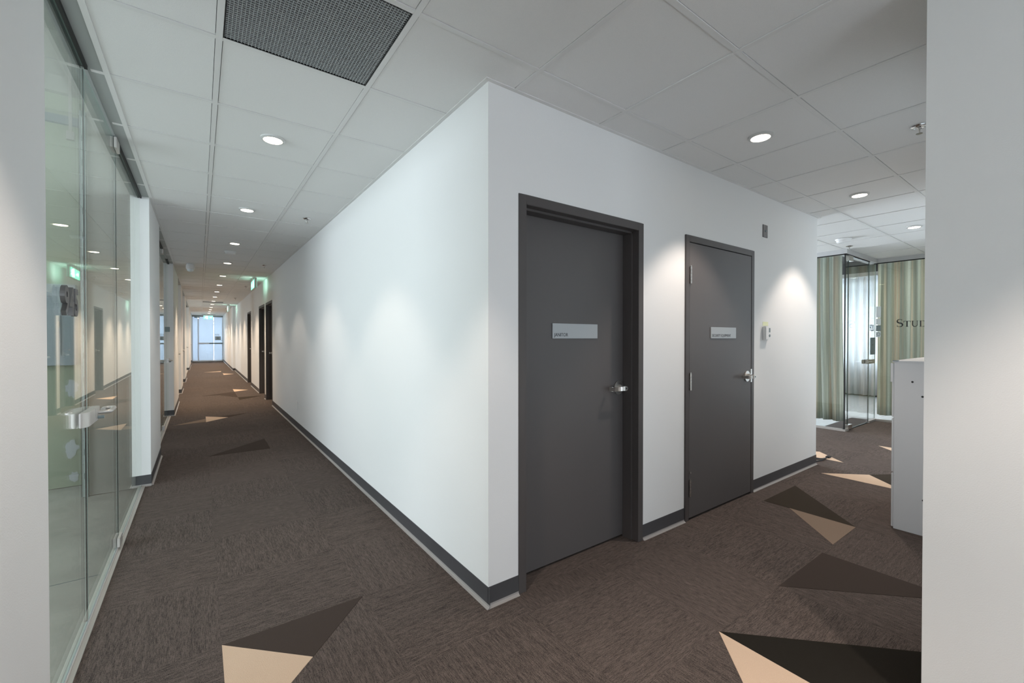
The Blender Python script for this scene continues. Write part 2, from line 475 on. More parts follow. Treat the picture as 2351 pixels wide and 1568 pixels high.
def molding(x0, y0, x1, y1, nx, ny):     # wall angle: a flat leg under the tiles and a leg up the wall
    a, b = (x0, y0), (x1+nx*.022, y1+ny*.022)
    mb = MB().box((min(x0,x1,x1+nx*.022, x0+nx*.022), min(y0,y1,y1+ny*.022,y0+ny*.022), H-.001),
                  (max(x0,x1,x1+nx*.022, x0+nx*.022), max(y0,y1,y1+ny*.022,y0+ny*.022), H+.0035))
    obj('wall_molding', mb, M['grid'], ceiling)
molding(WX, WY, WX, 20.5, -1, 0); molding(WX-.022, WY, BX+.022, WY, 0, -1); molding(FX, -3, FX, EY, 1, 0)
molding(BX, WY, BX, 6, 1, 0); molding(NX-.022, NY, 8.7, NY, 0, 1); molding(NX, -3, NX, NY, -1, 0)

# ---- walls
def wallx(x0, x1, y, t, z1, holes):        # wall plane along X, face at y, thickness t; holes (a, b, z0, z1)
    mb = MB(); cur = x0
    for a, b, h0, h1 in sorted(holes):
        mb.box((cur,y,0),(a,y+t,z1)); mb.box((a,y,h1),(b,y+t,z1))
        if h0 > 0: mb.box((a,y,0),(b,y+t,h0))
        cur = b
    return mb.box((cur,y,0),(x1,y+t,z1))
def swap(mb): return mb.mapped(lambda v: (v[1], v[0], v[2]))
def wally(y0, y1, x, t, z1, holes): return swap(wallx(y0, y1, x, t, z1, holes))
HT = H+.13
eps = .006
wall_hall = struct('wall_hall', wallx(WX, BX, WY, .12, HT, [(JD[0]+eps, JD[1]-eps, 0, JD[2]-eps), (SD[0]+eps, SD[1]-eps, 0, SD[2]-eps)]), M['paint'])
struct('wall_right', wally(WY+.12, 20.5, WX, .12, HT, [(a+eps, b-eps, 0, 2.062-eps) for a, b in CD]), M['paint'])
struct('wall_right_far', MB().box((WX-.075,20.5,0),(WX+.1,EY,HT)), M['paint'])
struct('wall_core_end', MB().box((BX-.12,WY+.12,0),(BX,6,HT)), M['paint'])
struct('wall_core_lightstop', MB().box((WX+.12,2.6,0),(BX-.12,2.7,HT)).box((WX+1.6,2.7,0),(WX+1.7,20.6,HT)).box((WX+.12,20.5,0),(WX+1.7,20.6,HT)), M['dark_wall'])  # dark box added behind the doors to stop light leaking under them
struct('floor_core_lightstop', MB().box((WX+.0005,WY+.001,-.12),(BX-.12,2.6,-.0095)).box((WX+.0005,2.6,-.12),(WX+1.6,20.5,-.0095)), M['plenum'])  # unseen slab closing the core floor against light leaks
struct('ceiling_core_lightstop', MB().box((WX+.1,WY+.1,HT-.02),(BX,2.7,HT+.05)).box((WX+.1,2.6,HT-.02),(WX+1.7,20.6,HT+.05)), M['plenum'])  # unseen lid added over the core to keep light out
struct('wall_near', MB().box((NX,-3,0),(NX+.15,NY,HT)).merge(wallx(NX+.15, 8.75, NY-.12, .12, HT, [(2.6,3.6,.1,2.4),(5.3,7.5,.1,2.4)])), M['paint'])  # both window holes are added to let the fills through
for x0_, x1_ in ((2.6,3.6),(5.3,7.5)):
    nw = struct('window_9', MB().box((x0_,NY-.08,.1),(x0_+.03,NY-.04,2.4)).box((x1_-.03,NY-.08,.1),(x1_,NY-.04,2.4)).box((x0_,NY-.08,2.37),(x1_,NY-.04,2.4)), M['alu'])  # invented glazing, out of view, put in for the fill light
    obj('glass_pane', MB().box((x0_+.03,NY-.064,.1),(x1_-.03,NY-.056,2.37)), M['glass'], nw)
struct('wall_added_suite', MB().box((NX+.15,-1.7,0),(8.85,-1.6,HT)).box((8.85,-1.7,0),(8.9,NY,HT)), M['paint'])  # invented unseen suite, walls to ceiling, keeping sky out behind the fills
struct('floor_added_suite', MB().box((NX+.15,-1.7,-.1),(8.85,NY-.001,-.012)), M['concrete'])
struct('ceiling_added_suite', MB().box((NX+.15,-1.7,HT),(8.85,NY,HT+.1)), M['tile'])
struct('wall_hall_end', wallx(BX-.12, 7.5, 6.0, .1, HT, [(5.4, 7.2, .5, 2.5)]), M['paint'])  # window hole added for the passage fill
struct('wall_back', wallx(-.5, NX+.15, -3.12, .12, HT, [(-.1, 1.85, .35, 2.4)]), M['paint'])  # window hole added behind the viewer for the lobby fill
PIERS = [(-3.0, 1.815), (5.02, 6.20), (9.25, 11.26), (12.85, 14.04), (16.0, 17.7), (21.9, 25.9), (28.9, EY)]
PB = -.465
for k, (a, b) in enumerate(PIERS):
    nm = 'wall_left'
    struct(nm, MB().box((PB,a,0),(FX,b,HT)), M['paint'])
struct('wall_left_head', MB().box((PB,1.815,H+.002),(FX-.001,5.02,4.2)).box((PB,5.02,HT),(FX-.03,EY,4.2)).box((PB,-3,HT),(FX-.03,1.815,4.2)), M['header'])
for a, b in ((6.2,9.25),(11.26,12.85),(14.04,16.0),(17.7,21.9),(25.9,28.9)):
    struct('wall_left_head', MB().box((PB,a,H+.002),(FX-.001,b,HT-.001)), M['header'])

# ---- bases: dark cove, toe coloured pale for the reflections it catches
def base_run(name, pts_list):
    """each run: (x0,y0,x1,y1,nx,ny) wall line and outward normal"""
    mb = MB(); toe = MB()
    prof = [(0,.1),(.003,.1),(.003,.018),(0,.018)]
    tp = [(0,.018),(.003,.018),(.0045,.010),(.009,.0045),(.017,.0015),(.017,.0),(0,.0)]
    for (x0,y0,x1,y1,nx,ny) in pts_list:
        for pr, m_ in ((prof, mb), (tp, toe)):
            n = len(pr)
            vs = [(x0+nx*d, y0+ny*d, z) for d, z in pr]+[(x1+nx*d, y1+ny*d, z) for d, z in pr]
            fs = [tuple(range(n)), tuple(range(n,2*n))]+[(i,(i+1)%n,n+(i+1)%n,n+i) for i in range(n)]
            m_._add(vs, fs)
    o = struct(name, mb, M['base'])
    obj('toe_strip', toe, M['toe'], o)
    return o
t = .0
base_run('baseboard_hall', [(WX-.003,WY,JD[0],WY,0,-1),(JD[1],WY,SD[0],WY,0,-1),(SD[1],WY,BX+.003,WY,0,-1),(BX,WY-.003,BX,6,1,0)])
cr = [WY-.017]+[v for d in CD for v in d]+[20.5]
base_run('baseboard_right', [(WX,cr[i],WX,cr[i+1],-1,0) for i in range(0,len(cr),2)]+[(WX-.075,20.5,WX,20.5,0,-1),(WX-.075,20.48,WX-.075,EY,-1,0)])
runs = []
for a, b in PIERS:
    runs.append((FX,a,FX,b,1,0))
    if a > 0: runs.append((PB,a,FX+.003,a,0,-1))
base_run('baseboard_left', runs)
base_run('baseboard_near', [(NX,NY,8.7,NY,0,1),(NX,-3,NX,NY+.003,-1,0)])

# ================================================================== DOORS
def lever_set(parent, fn, u, z, dirn, name='lever_handle', rose_r=.045, hub=.062, bar=.112):
    """local frame: u along wall, w depth (negative = out of the wall), z"""
    r = MB().cyl((u, -.008, z), rose_r, .008, 'y', 28).cyl((u, -.030, z), .022, .024, 'y', 20)
    h = obj(name, MB().cyl((u, -hub, z), .016, hub-.006, 'y', 18).mapped(fn), M['steel'], parent, bevel=.001, smooth=True)
    obj('rose', r.mapped(fn), M['steel'], h, bevel=.0015, smooth=True)
    b = MB(); n = 10; s = dirn
    # flat bar: rounded pivot end, long blade, end returning to the door
    pts = [(u-s*0.0+ .017*math.cos(a)*(1), z+.015*math.sin(a)) for a in [math.pi*2*i/16 for i in range(16)]]
    b.prism(pts, -hub-.006, -hub+.006, 'y')
    b.box((u, -hub-.005, z-.0135), (u+s*bar, -hub+.005, z+.0135))
    b.box((u+s*(bar-.010), -hub-.005, z-.0135), (u+s*bar, -.018, z+.0135))
    obj('lever', b.mapped(fn), M['steel'], h, bevel=.0015, smooth=True)
    obj('keyhole', MB().cyl((u, -hub-.0075, z), .006, .002, 'y', 12).mapped(fn), M['black'], h)
    return h
def hinge(parent, fn, u, z):
    mb = MB()
    for k in range(5): mb.cyl((u, -.008, z-.060+.0245*k), .0075, .0225, 'z', 12)
    mb.cyl((u,-.008,z+.0625), .0055, .006, 'z', 10)
    mb.box((u-.004,-.003,z-.06),(u+.004,.002,z+.06))
    obj('hinge', mb.mapped(fn), M['steel'], parent, smooth=True)
def door_frame(parent, fn, u0, u1, top, depth, fw=.050, proud=.004, stop=None):
    mb = MB()
    mb.box((u0,-proud,0),(u0+fw,depth,top)).box((u1-fw,-proud,0),(u1,depth,top)).box((u0+fw,-proud,top-fw),(u1-fw,depth,top))
    f = obj('door_frame', mb.mapped(fn), M['frame'], parent, bevel=.0015)
    if stop:
        s0, s1, st = stop
        m2 = MB().box((u0+fw-.001,s0,0),(u0+fw+st,s1,top-fw)).box((u1-fw-st,s0,0),(u1-fw+.001,s1,top-fw)).box((u0+fw,s0,top-fw-st),(u1-fw,s1,top-fw+.001))
        obj('door_stop', m2.mapped(fn), M['frame'], parent, bevel=.001)
    return f
hall = lambda v: (v[0], WY+v[1], v[2])
corr = lambda v: (WX+v[1], v[0], v[2])

# janitor door: deep reveal, opens inwards
d1 = empty('door_1', ((JD[0]+JD[1])/2, WY, 0), kind='structure')
door_frame(d1, hall, JD[0], JD[1], JD[2], .135, stop=(.045,.115,.012))
obj('door_panel', MB().box((JD[0]+.053,.116,.012),(JD[1]-.053,.160,JD[2]-.053)).mapped(hall), M['door'], d1, bevel=.001)
j = lambda v: (v[0], WY+.115+v[1], v[2])
lever_set(d1, j, 2.236, .997, -1)
# security equipment door: flush with its frame, opens out
d2 = empty('door_2', ((SD[0]+SD[1])/2, WY, 0), kind='structure')
door_frame(d2, hall, SD[0], SD[1], SD[2], .135, fw=.046, proud=.010, stop=(.045,.10,.012))
obj('door_panel', MB().box((SD[0]+.049,-.008,.016),(SD[1]-.051,.036,SD[2]-.052)).mapped(hall), M['door'], d2, bevel=.001)
s = lambda v: (v[0], WY-.008+v[1], v[2])
lever_set(d2, s, 3.715, 1.004, -1)
for z in (1.778, 1.006, .234): hinge(d2, s, 2.868, z)
obj('strike_guard', MB().box((3.776,-.004,.950),(3.800,.0,1.062)).mapped(s), M['steel'], d2, bevel=.001)
obj('kick_stop', MB().cyl((2.866,-.010,.345),.006,.012,'z',10).mapped(s), M['steel'], d2)
# corridor doors, deep reveals
for n, (a, b) in enumerate(CD):
    d = empty('door_%d' % (3+n), (WX, (a+b)/2, 0), kind='structure')
    door_frame(d, corr, a, b, 2.062, .135, stop=(.045,.115,.012))
    obj('door_panel', MB().box((a+.053,.116,.012),(b-.053,.160,2.062-.053)).mapped(corr), M['door'], d, bevel=.001)
    cc = lambda v: (WX+.115+v[1], v[0], v[2])
    lever_set(d, cc, b-.12, 1.0, -1)

# door signs
def sign_plate(x0, x1, z0, z1, y, text, tx, tz, ts, sx, label):
    o = obj('door_sign', MB().box((x0,y-.006,z0),(x1,y,z1)), M['plate'], bevel=.0008)
    tag(o, label, 'sign')
    tm = text_mb(text, ts, .0004, .0, sx)
    tm.mapped(lambda v: (tx+v[0], y-.0063-v[2], tz+v[1]))
    obj('lettering', tm, M['ink'], o)
sign_plate(1.655, 2.032, 1.322, 1.410, WY+.116, 'JANITOR', 1.668, 1.334, .029, .95, 'pale grey sign plate reading JANITOR on the recessed dark door')
sign_plate(3.144, 3.522, 1.322, 1.408, WY-.008, 'SECURITY EQUIPMENT', 3.158, 1.334, .029, .95, 'pale grey sign plate reading SECURITY EQUIPMENT on the flush hinged door')

# ================================================================== GLASS FRONTS, left side
def pane(name, parent, x, y0, y1, z0, z1, t=.008, edge='glass_edge_light'):
    mb = MB().box((x-t/2,y0,z0),(x+t/2,y1,z1))
    mb.mi = [1,1,1,0,0,0]    # thin faces are polished edges
    return obj(name, mb, [M['glass'], M[edge]], parent)
def patch(name, parent, y0, y1, z0, z1, slope=0):
    mb = MB()
    pts = [(y0,z0),(y1,z0),(y1,z1),(y0,z1)]
    for a, b in ((GX+.006, GX+.020), (GX-.020, GX-.006)): mb.box((a,y0,z0),(b,y1,z1))
    obj(name, mb, M['alu'], parent, bevel=.0015)
def glass_handle(parent, yj, s, z=.965, x=GX):
    """lock case straddling the joint at yj; s=+1 lever points towards +Y (hinge side)"""
    for side in (1, -1):
        xo = x+side*.0045; t = side*.030
        def cap(y0, y1, round_end):
            n = 8; pts = []
            if round_end:
                for i in range(n+1):
                    a = math.pi/2*i/n
                    pts.append((y0+s*(.045-.045*math.sin(a)), xo+t*math.cos(math.pi/2-a) if False else xo+t*(math.sin(math.pi/2-a) if False else 1-math.sin(a)) ))
                pts = [(y0+s*.055*(1-math.sin(math.pi/2*i/n)), xo+t*math.sin(math.pi/2*(1-(1-i/n)))*1.0) for i in range(n+1)]
                pts = [(y0, xo)]+[(y0+s*.055*(1-math.cos(math.pi/2*i/n)), xo+t*math.sin(math.pi/2*i/n)) for i in range(1,n+1)]
            else: pts = [(y0, xo),(y0, xo+t)]
            pts += [(y1, xo+t),(y1, xo)]
            return MB().prism([(px, py) for py, px in [(p[0], p[1]) for p in pts]], z-.032, z+.032)
        a = cap(yj-s*.165, yj-s*.003, True); b = cap(yj+s*.003, yj+s*.105, False)
        ca = obj('strike_case', a, M['alu'], parent, bevel=.002)
        cb = obj('lock_case', b, M['alu'], parent, bevel=.002)
        pth = [(xo+t, yj+s*.070, z+.004), (xo+t+side*.022, yj+s*.070, z+.004)]
        for i in range(1,6):
            q = math.pi/2*i/5; pth.append((xo+t+side*(.022+.018*math.sin(q)), yj+s*(.070+.018*(1-math.cos(q))), z+.004))
        pth.append((xo+t+side*.040, yj+s*.205, z+.004))
        for i in range(1,9):
            q = math.pi*i/8; pth.append((xo+t+side*(.040-.019*(1-math.cos(q))), yj+s*(.205+.019*math.sin(q)), z+.004))
        pth.append((xo+t+side*.002, yj+s*.172, z+.004))
        obj('lever', MB().tube(pth, .0095, 12), M['alu'], cb, smooth=True)
        if side == 1: obj('lock_cylinder', MB().cyl((xo+t, yj+s*.055, z-.017), .008, .022, 'x', 14), M['greyplate'], cb, smooth=True)

def front(n, y0, y1, j0, j1, latch_near=True, near_panel=True):
    wdw = empty('window_%d' % n, (GX, (y0+y1)/2, 0), kind='structure')
    zt = H-.004
    if near_panel and j0-y0 > .05: pane('glass_pane', wdw, GX, y0+.002, j0-.004, .012, zt)
    if y1-j1 > .05: pane('glass_pane', wdw, GX, j1+.003, y1-.002, .012, zt, edge='glass_edge_light')
    # floor channel with ribs
    obj('sill_channel', MB().box((GX-.014,y0,-.004),(GX-.007,y1,.014)).box((GX+.007,y0,-.004),(GX+.011,y1,.014)).box((GX+.011,y0,-.004),(GX+.028,y1,.006)), M['alu'], wdw, bevel=.0006)
    for a, b in ((y0, j0), (j1, y1)):
        if b-a > .05:
            obj('head_gasket', MB().box((GX-.016,a,H-.016),(GX-.006,b,H+.002)).box((GX+.006,a,H-.016),(GX+.017,b,H+.002)), M['black'], wdw)
    obj('door_head', MB().box((GX-.012,j0,H-.006),(GX+.012,j1,H+.002)), M['header'], wdw)
    dr = empty('door_%d' % (n+5), (GX, (j0+j1)/2, 0), kind='structure')
    for jy in (j0, j1): obj('joint_seal', MB().box((GX-.0012,jy-.0035,.014),(GX+.0022,jy+.0025,H-.02)), M['black'], dr)
    pane('door_leaf', dr, GX, j0+.004, j1-.003, .016, H-.016)
    hy = j1 if latch_near else j0
    patch('top_patch', dr, hy-.10, hy+.025, H-.075, H-.010)
    patch('floor_patch', dr, hy-.09 if latch_near else hy-.02, hy+.02 if latch_near else hy+.09, .018, .075)
    glass_handle(dr, j0 if latch_near else j1, 1 if latch_near else -1)
front(1, 1.815, 5.02, 2.760, 3.690)
front(2, 6.20, 9.25, 7.80, 8.72, latch_near=False)
front(3, 11.26, 12.85, 11.6, 12.5, latch_near=False)
front(4, 14.04, 16.0, 14.5, 15.4, latch_near=False)
front(5, 17.7, 21.9, 19.5, 20.4, latch_near=False)
front(6, 25.9, 28.9, 27.0, 27.9, latch_near=False)

# suite number 945: thick standoff digits on the glass
sn = empty('suite_number', (GX+.006, 2.42, 1.42))
tag(sn, 'raised dark metal number 945 fixed on the nearest glass panel', 'number')
yy = 2.290
for ch in '945':
    tm = text_mb(ch, .150, .007, .0045, .92)
    wd = max(v[0] for v in tm.v)-min(v[0] for v in tm.v); mn = min(v[0] for v in tm.v)
    tm.mapped(lambda v: (GX+.014+v[2], yy+(v[0]-mn), 1.418+v[1]))
    obj('digit', tm, M['taupe_gray'], sn)
    yy += wd+.010

# ================================================================== SUITE 945 seen through the glass
struct('floor_suite', MB().box((-6,-2.1,-.1),(GX-.014,5.45,-.004)), M['concrete'])
for y, a in ((2.55,.5),(4.1,.0)):
    pass
obj_j = MB()
struct('trim_1', MB().box((-3.5,3.30,-.006),(-.46,3.306,-.0025)).box((-1.9,-2,-.006),(-1.894,5.3,-.0025)), M['greyplate'])
struct('wall_suite_return', MB().box((-.755,5.0,0),(PB,5.06,4.0)), M['drywall'])
stud = struct('trim_2', MB().box((-.800,4.975,0),(-.758,4.985,3.2)).box((-.800,4.975,0),(-.797,5.06,3.2)).box((-.761,4.975,0),(-.758,5.0,3.2)), M['stud'])
sl = MB()
for k in range(16): sl.box((-.783,4.9735,.15+k*.2),(-.775,4.976,.20+k*.2))
obj('slot', sl, M['black'], stud, kind='stuff')
ws = struct('wall_suite_back', MB().box((-6,5.40,0),(-.755,5.46,3.46)), M['greenboard'])
struct('wall_suite_bulkhead', MB().box((-6,5.34,3.46),(-.46,5.46,3.60)).box((-6,5.38,3.60),(-.46,5.46,4.0)), M['slab'])
struct('trim_3', MB().box((-6,5.36,3.20),(-.80,5.40,3.27)), M['greyplate'])
struct('ceiling_suite', MB().box((-6,-2.1,4.0),(PB,5.46,4.2)), M['slab'])
struct('wall_suite_end', MB().box((-6,-2.2,0),(PB,-2.1,4.0)), M['paint'])
struct('wall_suite_left', wally(-2.1, 5.4, -6.12, .12, 4.0, [(-1.0, 5.2, .6, 3.2)]), M['paint'])
hg = obj('ceiling_hanger', MB().box((-.915,5.30,3.05),(-.895,5.32,4.0)).box((-.93,5.29,3.05),(-.88,5.33,3.12)), M['alu']); tag(hg, 'thin metal hanger strap high in the empty suite behind the near glass', 'hanger')
def blob(cx, cz, rx, rz, label, seed):
    rr = random.Random(seed); pts = []
    for i in range(22):
        a = 2*math.pi*i/22; k = 1+rr.uniform(-.22,.22); pts.append((cx+rx*k*math.cos(a), cz+rz*k*math.sin(a)))
    obj('plaster_patch', MB().prism(pts, 5.397, 5.4005, 'y'), M['mud'], ws)
blob(-.925,.875,.040,.075,'',1); blob(-.930,.335,.042,.075,'',2); blob(-.915,.085,.030,.045,'',3); blob(-.915,1.42,.03,.05,'',4)
pb = empty('electrical_panel', (-1.05, 5.40, 1.10)); tag(pb, 'pale grey electrical panel with flush door on the unfinished suite wall', 'panel')
obj('panel_box', MB().box((-1.28,5.31,1.085),(-.885,5.398,1.79)), M['metal_panel'], pb, bevel=.002)
obj('panel_door', MB().box((-1.24,5.302,1.17),(-.975,5.310,1.74)), M['metal_panel'], pb, bevel=.002)
obj('latch', MB().box((-.995,5.294,1.42),(-.985,5.303,1.47)), M['steel'], pb)
for z in (1.22, 1.66): obj('screw', MB().cyl((-.925,5.303,z),.006,.008,'y',10), M['steel'], pb)

# ---- suites behind the farther glass
struct('floor_left_suites', MB().box((-5,5.46,-.1),(GX-.014,EY,-.002)), M['concrete'])
struct('ceiling_left_suites', MB().box((-5,5.46,2.9),(PB,EY,3.0)), M['tile'])
for y in (5.6, 10.2, 13.4, 16.8, 23.8):
    struct('wall_partition', MB().box((-5,y,0),(PB-.001,y+.12,2.9)), M['paint'])
struct('wall_left_outer', wally(5.46, EY, -5.12, .12, 2.9, [(7,10,.7,2.4),(11,13,.7,2.4),(14.2,16.5,.7,2.4),(17.5,23.5,.7,2.4),(24.5,29,.7,2.4)]), M['paint'])

# ================================================================== CORRIDOR END: glazed door wall with frosted film
e = empty('door_12', (.39, EY, 0), kind='structure')
XL, XR = FX+.005, WX-.085
ef = MB().box((XL,EY-.02,0),(XL+.03,EY+.06,H-.03)).box((XL+.26,EY-.03,0),(XL+.30,EY+.04,H-.2))
ef.box((XL+.26,EY-.02,.97),(XR,EY+.03,1.05)).box((XR-.03,EY-.02,0),(XR,EY+.06,H-.03)).box((XL,EY-.02,0),(XR,EY+.06,.06))
obj('door_frame', ef, M['white_frame'], e, bevel=.002)
obj('head', MB().box((XL,EY-.03,H-.09),(XR,EY+.08,H)), M['header'], e)
obj('frosted_pane', MB().box((XL+.30,EY,.06),(.62,EY+.01,H-.09)), M['frost'], e)
obj('frosted_pane', MB().box((.635,EY,.06),(XR-.03,EY+.01,H-.09)), M['frost'], e)
obj('frosted_pane', MB().box((XL+.03,EY,.06),(XL+.26,EY+.01,H-.09)), M['frost'], e)
obj('push_bar', MB().box((.42,EY-.07,.985),(XR-.03,EY-.035,1.035)), M['greyplate'], e, bevel=.004)
obj('hinge_fitting', MB().box((.605,EY-.03,2.2),(.655,EY,2.26)).box((.605,EY-.03,2.02),(.655,EY,2.08)), M['white_frame'], e)
cl = obj('door_closer', MB().box((-.25,EY-.12,2.42),(-.02,EY-.05,2.475)).box((-.06,EY-.07,2.43),(-.05,EY-.02,2.5)), M['greyplate'], bevel=.003)
tag(cl, 'dark door closer at the top left of the far glazed door', 'door closer')
ps = obj('wall_plaque', MB().box((.69,EY-.022,1.19),(.95,EY-.008,1.40)), M['plate'], bevel=.002)
tag(ps, 'grey square plaque under the number 970 on the far door', 'sign')
obj('inset', MB().box((.765,EY-.025,1.24),(.875,EY-.021,1.35)), M['greyplate'], ps)
nn = empty('suite_number', (.70, EY-.02, 1.44)); tag(nn, 'small grey number 970 on the glazed door at the corridor end', 'number')
tm = text_mb('970', .15, .003, .001, .9); tm.mapped(lambda v: (.69+v[0], EY-.014-v[2], 1.43+v[1])); obj('digits', tm, M['plate'], nn)
struct('floor_end_suite', MB().box((-2,EY+.06,-.1),(3,33,0)), M['wood_floor'])
struct('wall_end_suite', MB().box((-2,EY+.06,0),(-1.9,33,2.7)).box((2.9,EY+.06,0),(3,33,2.7)).box((-2,33,0),(3,33.1,2.7)).box((-2,EY+.06,2.6),(3,33,2.7)).box((-2,EY+.06,0),(XL,EY+.1,2.7)).box((XR,EY+.06,0),(3,EY+.1,2.7)), M['paint'])

# ================================================================== CORNER SUITE 920
GX2, GY2, GX3 = 7.39, 2.161, 8.75
hz = 2.515
wd4 = empty('window_7', (8.0, GY2, 0), kind='structure')
def panex(parent, y, x0, x1, z0, z1, nm='glass_pane', t=.010, edge='glass_edge'):
    mb = MB().box((x0,y-t/2,z0),(x1,y+t/2,z1)); mb.mi = [1,1,0,1,0,1]
    return obj(nm, mb, [M['glass'], M[edge]], parent)
pane('glass_pane', wd4, GX2, GY2+.006, 4.6, .03, hz)
panex(wd4, GY2, GX2-.005, GX2+.125, .03, hz)
panex(wd4, GY2, 8.44, GX3+.005, .03, hz, edge='glass_edge_light')
pane('glass_pane', wd4, GX3, NY+.01, GY2-.006, .03, hz, edge='glass_edge_light')
obj('corner_joint', MB().box((GX2-.008,GY2-.008,.03),(GX2+.006,GY2+.006,hz)), M['black'], wd4)
obj('sill_channel', MB().box((GX2-.02,GY2-.02,0),(GX2+.02,4.6,.03)).box((GX2-.02,GY2-.02,0),(GX2+.13,GY2+.02,.03)).box((8.44,GY2-.02,0),(GX3+.02,GY2+.02,.03)).box((GX3-.02,NY,0),(GX3+.02,GY2-.02,.03)), M['alu'], wd4, bevel=.001)
obj('head_gasket', MB().box((GX2-.012,GY2-.012,hz-.012),(GX2+.012,4.6,hz+.001)).box((GX2-.012,GY2-.012,hz-.012),(8.44,GY2+.012,hz+.001)).box((GX3-.012,NY,hz-.012),(GX3+.012,GY2+.012,hz+.001)), M['black'], wd4)
struct('wall_suite_header', MB().box((GX2-.03,GY2-.03,hz),(GX2+.09,4.7,HT)).box((GX2+.09,GY2-.03,hz),(GX3+.09,GY2+.09,HT)).box((GX3-.03,NY,hz),(GX3+.09,GY2-.03,HT)), M['head2'])
dd = empty('door_13', (7.98, GY2, 0), kind='structure')
panex(dd, GY2, 7.525, 8.43, .012, hz-.015, 'door_leaf')
obj('floor_patch', MB().box((7.49,GY2-.02,.012),(7.66,GY2+.02,.075)), M['steel'], dd, bevel=.002)
obj('top_patch', MB().box((7.49,GY2-.02,hz-.085),(7.66,GY2+.02,hz-.012)), M['steel'], dd, bevel=.002)
obj('lock_case', MB().box((8.26,GY2-.04,.925),(8.62,GY2-.006,.990)).box((8.26,GY2+.006,.925),(8.62,GY2+.04,.990)), M['steel'], dd, bevel=.008)
obj('lever', MB().tube([(8.34,GY2-.04,.958),(8.34,GY2-.075,.958),(8.22,GY2-.080,.958),(8.12,GY2-.078,.960)], .010, 10), M['steel'], dd, smooth=True)
# on the glass beside the door
n920 = empty('suite_number', (8.58, GY2-.012, 1.43)); tag(n920, 'dark number 920 on the narrow glass beside the corner suite door', 'number')
xx = 8.475
for ch in '920':
    tm = text_mb(ch, .150, .0008, .0005, .86); mn = min(v[0] for v in tm.v); wd = max(v[0] for v in tm.v)-mn
    tm.mapped(lambda v: (xx+(v[0]-mn), GY2-.0065-v[2], 1.432+v[1])); obj('digit', tm, M['ink'], n920); xx += wd+.012
card = obj('notice_panel', MB().box((8.50,GY2-.011,1.062),(8.74,GY2-.005,1.330)), M['greyplate'], bevel=.001); tag(card, 'grey rectangular notice panel below the number 920', 'sign')
obj('dot', MB().cyl((8.60,GY2-.0125,1.215),.008,.002,'y',10), M['black'], card)
for (z0, z1, nm, lb, mm) in ((1.650,1.825,'paper_notice','tall white paper notice taped on the corner suite glass, topmost','paper'),
        (1.535,1.630,'paper_notice','small white paper notice under the tall one on the glass','paper'),
        (1.434,1.525,'paper_notice','grey notice card with stripes level with the number 920','greyplate'),
        (1.337,1.425,'paper_notice','pale card with a ring symbol, lowest on the corner suite glass','paper')):
    o = obj(nm, MB().box((GX3-.009,2.085,z0),(GX3-.005,2.145,z1)), M[mm]); tag(o, lb, 'notice')
ring = MB(); n = 24
for i in range(n):
    a0, a1 = 2*math.pi*i/n, 2*math.pi*(i+1)/n
    P = lambda r, a: (2.113+r*math.cos(a), 1.384+r*math.sin(a)*1.3)
    ring.prism([P(.016,a0),P(.016,a1),P(.022,a1),P(.022,a0)], GX3-.0105, GX3-.0088, 'x')
obj('ring_mark', ring, M['greyplate'], o)
# serif wall lettering STUD (drawn with strokes; visible part of the word)
lt = empty('glass_lettering', (GX3-.012, 1.75, 1.49)); tag(lt, 'black serif capital letters STUD on the glass beyond the grey cabinet', 'lettering')
XL0, XL1 = GX3-.012, GX3-.006
def rectL(m, y0, z0, y1, z1): m.prism([(y0,z0),(y1,z0),(y1,z1),(y0,z1)], XL0, XL1, 'x')
def stroke(m, pts, w0):
    n = len(pts); L = []; Rr = []
    for k in range(n):
        (a,b),(c,d) = pts[max(k-1,0)], pts[min(k+1,n-1)]; q = math.hypot(c-a,d-b) or 1; w = w0(k/(n-1))
        nx, ny = -(d-b)/q, (c-a)/q; y, z = pts[k]
        L.append((y+nx*w, z+ny*w)); Rr.append((y-nx*w, z-ny*w))
    vs = [(x, y, z) for x in (XL0, XL1) for y, z in L+Rr]
    fs = []
    for k in range(n-1):
        fs += [(k,k+1,n+k+1,n+k), (2*n+k,3*n+k,3*n+k+1,2*n+k+1), (k,2*n+k,2*n+k+1,k+1), (n+k,n+k+1,3*n+k+1,3*n+k)]
    fs += [(0,n,3*n,2*n), (n-1,3*n-1,4*n-1,2*n-1)]
    m._add(vs, fs)
zb = 1.495
def S(): # y decreases to the right of the picture
    m = MB(); y0, wdt, h = 1.895, .075, .118; pts = []
    for i in range(15):
        a = R(35+i*(235/14)); pts.append((y0-wdt/2-.029*math.cos(a), zb+h*.745+h*.245*math.sin(a)))
    for i in range(1,16):
        a = R(90-i*(235/15)); pts.append((y0-wdt/2-.033*math.cos(a), zb+h*.255+h*.245*math.sin(a)))
    stroke(m, pts, lambda t: .0022+.0072*math.sin(math.pi*t)**1.5)
    rectL(m, y0-.0640, zb+h*.76, y0-.0612, zb+h*1.0); rectL(m, y0-.0095, zb, y0-.0067, zb+h*.25)
    return m
def T():
    m = MB(); y0, wdt, h = 1.812, .080, .090
    rectL(m, y0-wdt, zb+h-.006, y0, zb+h); rectL(m, y0-wdt/2-.007, zb, y0-wdt/2+.007, zb+h); rectL(m, y0-wdt/2-.018, zb, y0-wdt/2+.018, zb+.004)
    rectL(m, y0-.004, zb+h-.024, y0, zb+h); rectL(m, y0-wdt, zb+h-.024, y0-wdt+.004, zb+h); return m
